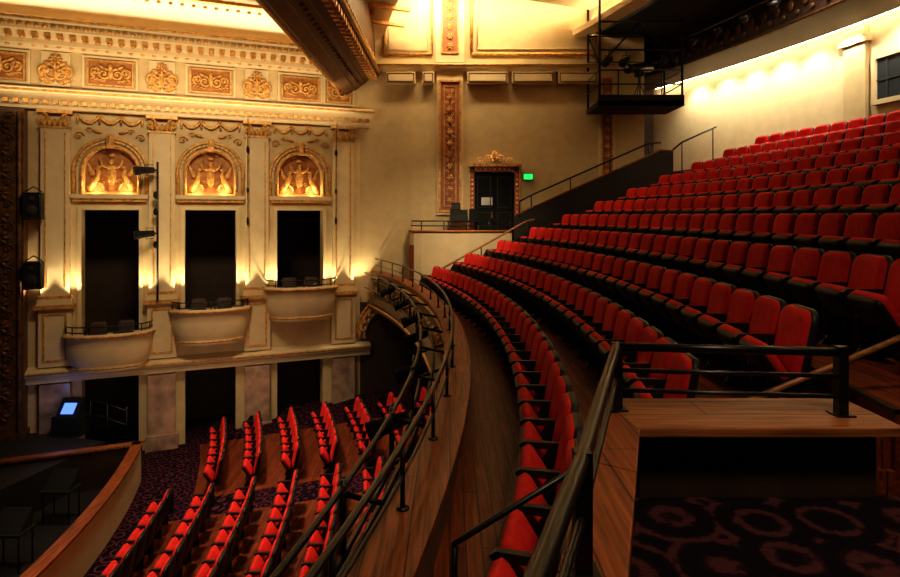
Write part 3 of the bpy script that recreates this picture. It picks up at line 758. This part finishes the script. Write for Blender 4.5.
o.prism([(e[0]+.15,16.15),(e[0]+.15,16.43),(-11.6,15.05),(-11.6,14.77)], -6.22, -6.16, WCAPX, axis='z')
o.done('orchestra_pit_wall', bevel=.01)
o = MB()
o.prism([(-9.6,16.7),(-10.6,12.5),(-10.4,6),(-22,6),(-22,24),(-12,24),(-12.2,17.4)], FLOORZ-.2, -6.3, GREY, axis='z')
o.done('stage_floor')
for x, y in ((-9.0, 12.3), (-9.2, 14.2)):
    o = MB(); o.box(x-.35, x+.35, y-.25, y+.25, -6.5, -6.45, BLACKM)
    for a in (-.3, .3):
        o.cyl((x+a, y-.2, FLOORZ-.03), (x+a, y-.2, -6.46), .02, BLACK, 6); o.cyl((x+a, y+.2, FLOORZ-.03), (x+a, y+.2, -6.46), .02, BLACK, 6)
    o.prism([(y-.2,-6.45),(y+.2,-6.45),(y+.25,-6.1),(y+.2,-6.08)], x-.3, x+.3, BLACKM)
    o.done('music_stand_desk')
o = MB()
o.box(-11.3, -10.5, 17.0, 17.5, -6.3, -5.75, BLACKM); o.prism([(17.0,-5.75),(17.45,-5.75),(17.45,-5.3),(17.35,-5.3)], -11.2, -10.6, BLACKM)
o.add([(-11.08,17.05,-5.66),(-10.72,17.05,-5.66),(-10.72,17.29,-5.38),(-11.08,17.29,-5.38)], [(0,1,2,3)], BLUE)
o.done('stage_monitor_desk')
o = MB()
for z in (-5.3, -5.7): o.tube([(-10.3,17.2,z),(-9.9,17.0,z),(-9.0,16.7,z-.15)], .02, BLACK, 6)
for p in ((-10.3,17.2),(-9.65,16.9),(-9.0,16.7)): o.cyl((p[0],p[1],-6.35),(p[0],p[1],-5.35),.02,BLACK,6)
o.done('stage_railing')

o = MB()
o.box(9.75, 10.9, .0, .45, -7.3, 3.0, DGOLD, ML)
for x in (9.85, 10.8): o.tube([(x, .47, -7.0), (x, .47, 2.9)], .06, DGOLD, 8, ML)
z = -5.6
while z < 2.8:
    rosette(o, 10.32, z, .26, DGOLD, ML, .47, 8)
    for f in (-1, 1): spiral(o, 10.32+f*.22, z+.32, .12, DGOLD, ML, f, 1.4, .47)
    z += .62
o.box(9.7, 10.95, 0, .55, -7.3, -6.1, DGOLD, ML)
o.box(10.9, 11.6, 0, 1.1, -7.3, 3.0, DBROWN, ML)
o.done('proscenium_pier', bevel=.01)
o = MB()
for k in range(40):
    a = k*.28; o.tube([(-12.4-.2*math.sin(k*1.9), 15.6-a*.9, -6.3), (-12.4-.2*math.sin(k*1.9+.4), 15.6-a*.9, 3.6)], .17, BLACKM, 8)
o.done('stage_curtain')
for z in (.25, -1.7):
    o = MB()
    o.box(9.28, 9.72, .3, .75, z-.38, z+.38, BLACKM, ML); frame(o, 9.3, 9.7, z-.36, z+.36, .03, .02, BLACK, ML, .75)
    o.cyl((9.5, .75, z-.12), (9.5, .78, z-.12), .14, GREY, 16, M=ML); o.cyl((9.5, .75, z+.2), (9.5, .78, z+.2), .07, GREY, 12, M=ML)
    o.tube([(9.5, .0, z), (9.5, .3, z)], .04, BLACK, 6, ML); o.tube([(9.3, .5, z+.4), (9.5, .5, z+.55), (9.7, .5, z+.4)], .02, BLACK, 6, ML)
    o.done('wall_loudspeaker', bevel=.01)
o = MB()
o.cyl((6.35, .5, -2.6), (6.35, .5, 1.6), .03, BLACK, 8, M=ML)
for z in (-2.3, 1.3): o.cyl((6.35, .0, z), (6.35, .5, z), .025, BLACK, 6, M=ML)
for z in (1.35, -.55):
    o.cyl((6.35, .5, z), (6.6, .55, z), .025, BLACK, 6, M=ML)
    o.cyl((6.45, .55, z), (6.8, .7, z-.03), .09, BLACKM, 12, .11, M=ML); o.cyl((6.8, .7, z-.03), (6.95, .76, z-.05), .125, BLACKM, 12, .13, M=ML)
    o.tube([(6.45, .55, z+.15), (6.65, .6, z+.17), (6.65, .6, z-.17), (6.45, .55, z-.15)], .012, BLACK, 6, ML)
for z in (.6, .1, -.9): o.ell((6.4, .55, z), (.07, .07, .12), BLACKM, ML)
o.done('lighting_boom')
for a in (3.75, .9):
    o = MB(); o.tube([(a, .45, 3.1), (a, .3, 2.2), (a, .28, -.1)], .012, BLACK, 5, ML); o.ell((a, .28, -.2), (.04, .04, .14), BLACKM, ML); o.ell((a, .3, 2.1), (.05, .05, .12), BLACKM, ML); o.ell((a, .28, .8), (.04, .04, .1), BLACKM, ML)
    o.done('hanging_microphone')
for c, z in zip(BAY, BOXZ):
    s = MB()
    for dx in (-.4, .35):
        M = ML @ Matrix.Translation((c+dx, -.1, z-.6)) @ Matrix.Rotation(math.pi, 4, 'Z')
        s.mats = list(STB.mats); o_ = len(s.v)
        s.v.extend([tuple(M @ Vector(v)) for v in STB.v]); s.f.extend([[q+o_ for q in fc] for fc in STB.f]); s.m.extend(STB.m); s.s.extend(STB.s)
    s.done('box_seat_row')

o = MB(); o.box(-22, 16, -6.4, -6.2, -7.7, 8.6, DBROWN); o.done('wall_near')
o = MB(); o.box(-22.2, -22, -6.3, 25, -7.7, 8.6, BLACKM); o.box(-22, -13.4, 24, 24.2, -7.7, 8.6, BLACKM); o.done('wall_stage')

# ------------------------------------------------------------------ lights
def area(loc, tgt, sx, sy, e, col=(1,.72,.42), spread=180):
    l = bpy.data.lights.new('area', 'AREA'); l.shape = 'RECTANGLE'; l.size = sx; l.size_y = sy; l.energy = e; l.color = col; l.spread = math.radians(spread)
    ob = bpy.data.objects.new('house_and_fill_light', l); sc.collection.objects.link(ob); ob.location = loc  # covers house lights and added fill lights alike
    ob.rotation_euler = (Vector(tgt)-Vector(loc)).to_track_quat('-Z', 'Y').to_euler(); return ob
def point(loc, e, col=(1,.62,.28), r=.06):
    l = bpy.data.lights.new('lamp', 'POINT'); l.energy = e; l.color = col; l.shadow_soft_size = r
    ob = bpy.data.objects.new('lamp', l); sc.collection.objects.link(ob); ob.location = loc; return ob
def spot(loc, tgt, e, ang=60, col=(1,.7,.4), blend=.6, r=.1):
    l = bpy.data.lights.new('spot', 'SPOT'); l.energy = e; l.color = col; l.spot_size = math.radians(ang); l.spot_blend = blend; l.shadow_soft_size = r
    ob = bpy.data.objects.new('spot_light', l); sc.collection.objects.link(ob); ob.location = loc
    ob.rotation_euler = (Vector(tgt)-Vector(loc)).to_track_quat('-Z', 'Y').to_euler(); return ob
def L3(a, b, z): return tuple(ML @ Vector((a, b, z)))
for c in BAY:
    for dx in (-.4, .4): point(L3(c+dx, .06, .76), 11, (1,.70,.35))
for pc in PIL:
    for f in (-1, 1):
        spot(L3(pc+f*.5, .40, -2.5), L3(pc+f*.42, .0, 1.8), 125, 95, (1,.78,.45), .8, .04)
area(L3(5.6, .42, 5.68), L3(5.6, 1.6, 7.0), 11, .2, 210, (1,.80,.52), 170)
area(L3(5.6, 1.7, 3.3), L3(5.6, 0, 4.8), 10, .15, 100, (1,.74,.42), 140)
area(L3(5.5, 7, 5), L3(5.5, 0, -.5), 2, 1, 105, (1,.77,.48), 90)  # added wash to lift the whole box wall, no fixture there
area(L3(4.8, 4.5, -4.6), L3(4.8, 0, -6), 6, .4, 18, (1,.72,.46), 120)  # added fill to brighten the lower box wall and marble piers
# side wall wash
area((2.0, 19.2, 8.2), (2.0, 20.9, 3.0), 9, .4, 400, (1,.78,.46), 150)
point((-.75, 20.3, 7.6), 110, (1,.78,.45), .15); point((.9, 20.3, 7.9), 50, (1,.78,.45), .15)
area((-.5, 16.0, 8.0), (0, 20.9, .5), 2, 1, 430, (1,.77,.46), 110)
area((3, 14.0, 8.0), (2, 20.9, 1.0), 2, 1, 280, (1,.79,.50), 90)
area((.3, 15.5, 3.0), (.3, 19.9, -1.3), .8, .5, 40, (1,.80,.52), 70)  # added fill to brighten the landing parapet, not a house fixture
# rear wall downlights
for Y in (15.2, 16.7, 18.0, 19.2, 20.4, 21.6, 22.9):
    x = aX(11.55, Y); spot((x, Y, 5.2), (aX(12.15, Y), Y+.1, 2.4), 230, 125, (1,.88,.65), .8, .1)
# balcony seats
for x, y, e in ((3.2,7.5,800),(5.0,11.5,950),(3.0,14.5,780),(1.5,5.0,260),(7.0,9.0,380)):
    area((x-2.5, y-1.0, 7.9), (x, y, -.5), 1.2, 1.2, e, (1,.82,.62), 100)
area((9.0, 15.0, 6.1), (9.5, 16.5, 1.5), 2, .6, 50, (1,.8,.58), 140)
area((2.0, .8, 4.5), (2.0, 2.4, -1.6), .6, .6, 45, (1,.76,.5), 90)  # added fill above the near platform so its carpet reads
# orchestra
for x, y, e in ((-6.0,9.0,110),(-5.0,14.5,140)):
    area((x-1, y-1, 6.3), (x+1, y, -7), .8, .8, e, (1,.74,.5), 60)
area((2.5, 15, -3.5), (2, 15, -6), 2, 2, 18, (1,.7,.42), 140)
point((-10.9, 16.7, -5.2), 4, (.15,.3,1), .1)
w = bpy.data.worlds.new('world'); sc.world = w; w.use_nodes = True
w.node_tree.nodes['Background'].inputs[0].default_value = (.02,.013,.008,1); w.node_tree.nodes['Background'].inputs[1].default_value = 1
cam = bpy.data.cameras.new('camera'); co = bpy.data.objects.new('camera', cam); sc.collection.objects.link(co)
co.location = (0, 0, 0); co.rotation_euler = (math.radians(90), 0, 0)
cam.sensor_width = 36; cam.lens = 24; cam.shift_y = -.0817; cam.clip_start = .05; cam.clip_end = 200
sc.camera = co
sc.view_settings.view_transform = 'Standard'
try: sc.view_settings.look = 'Medium High Contrast'
except Exception: pass
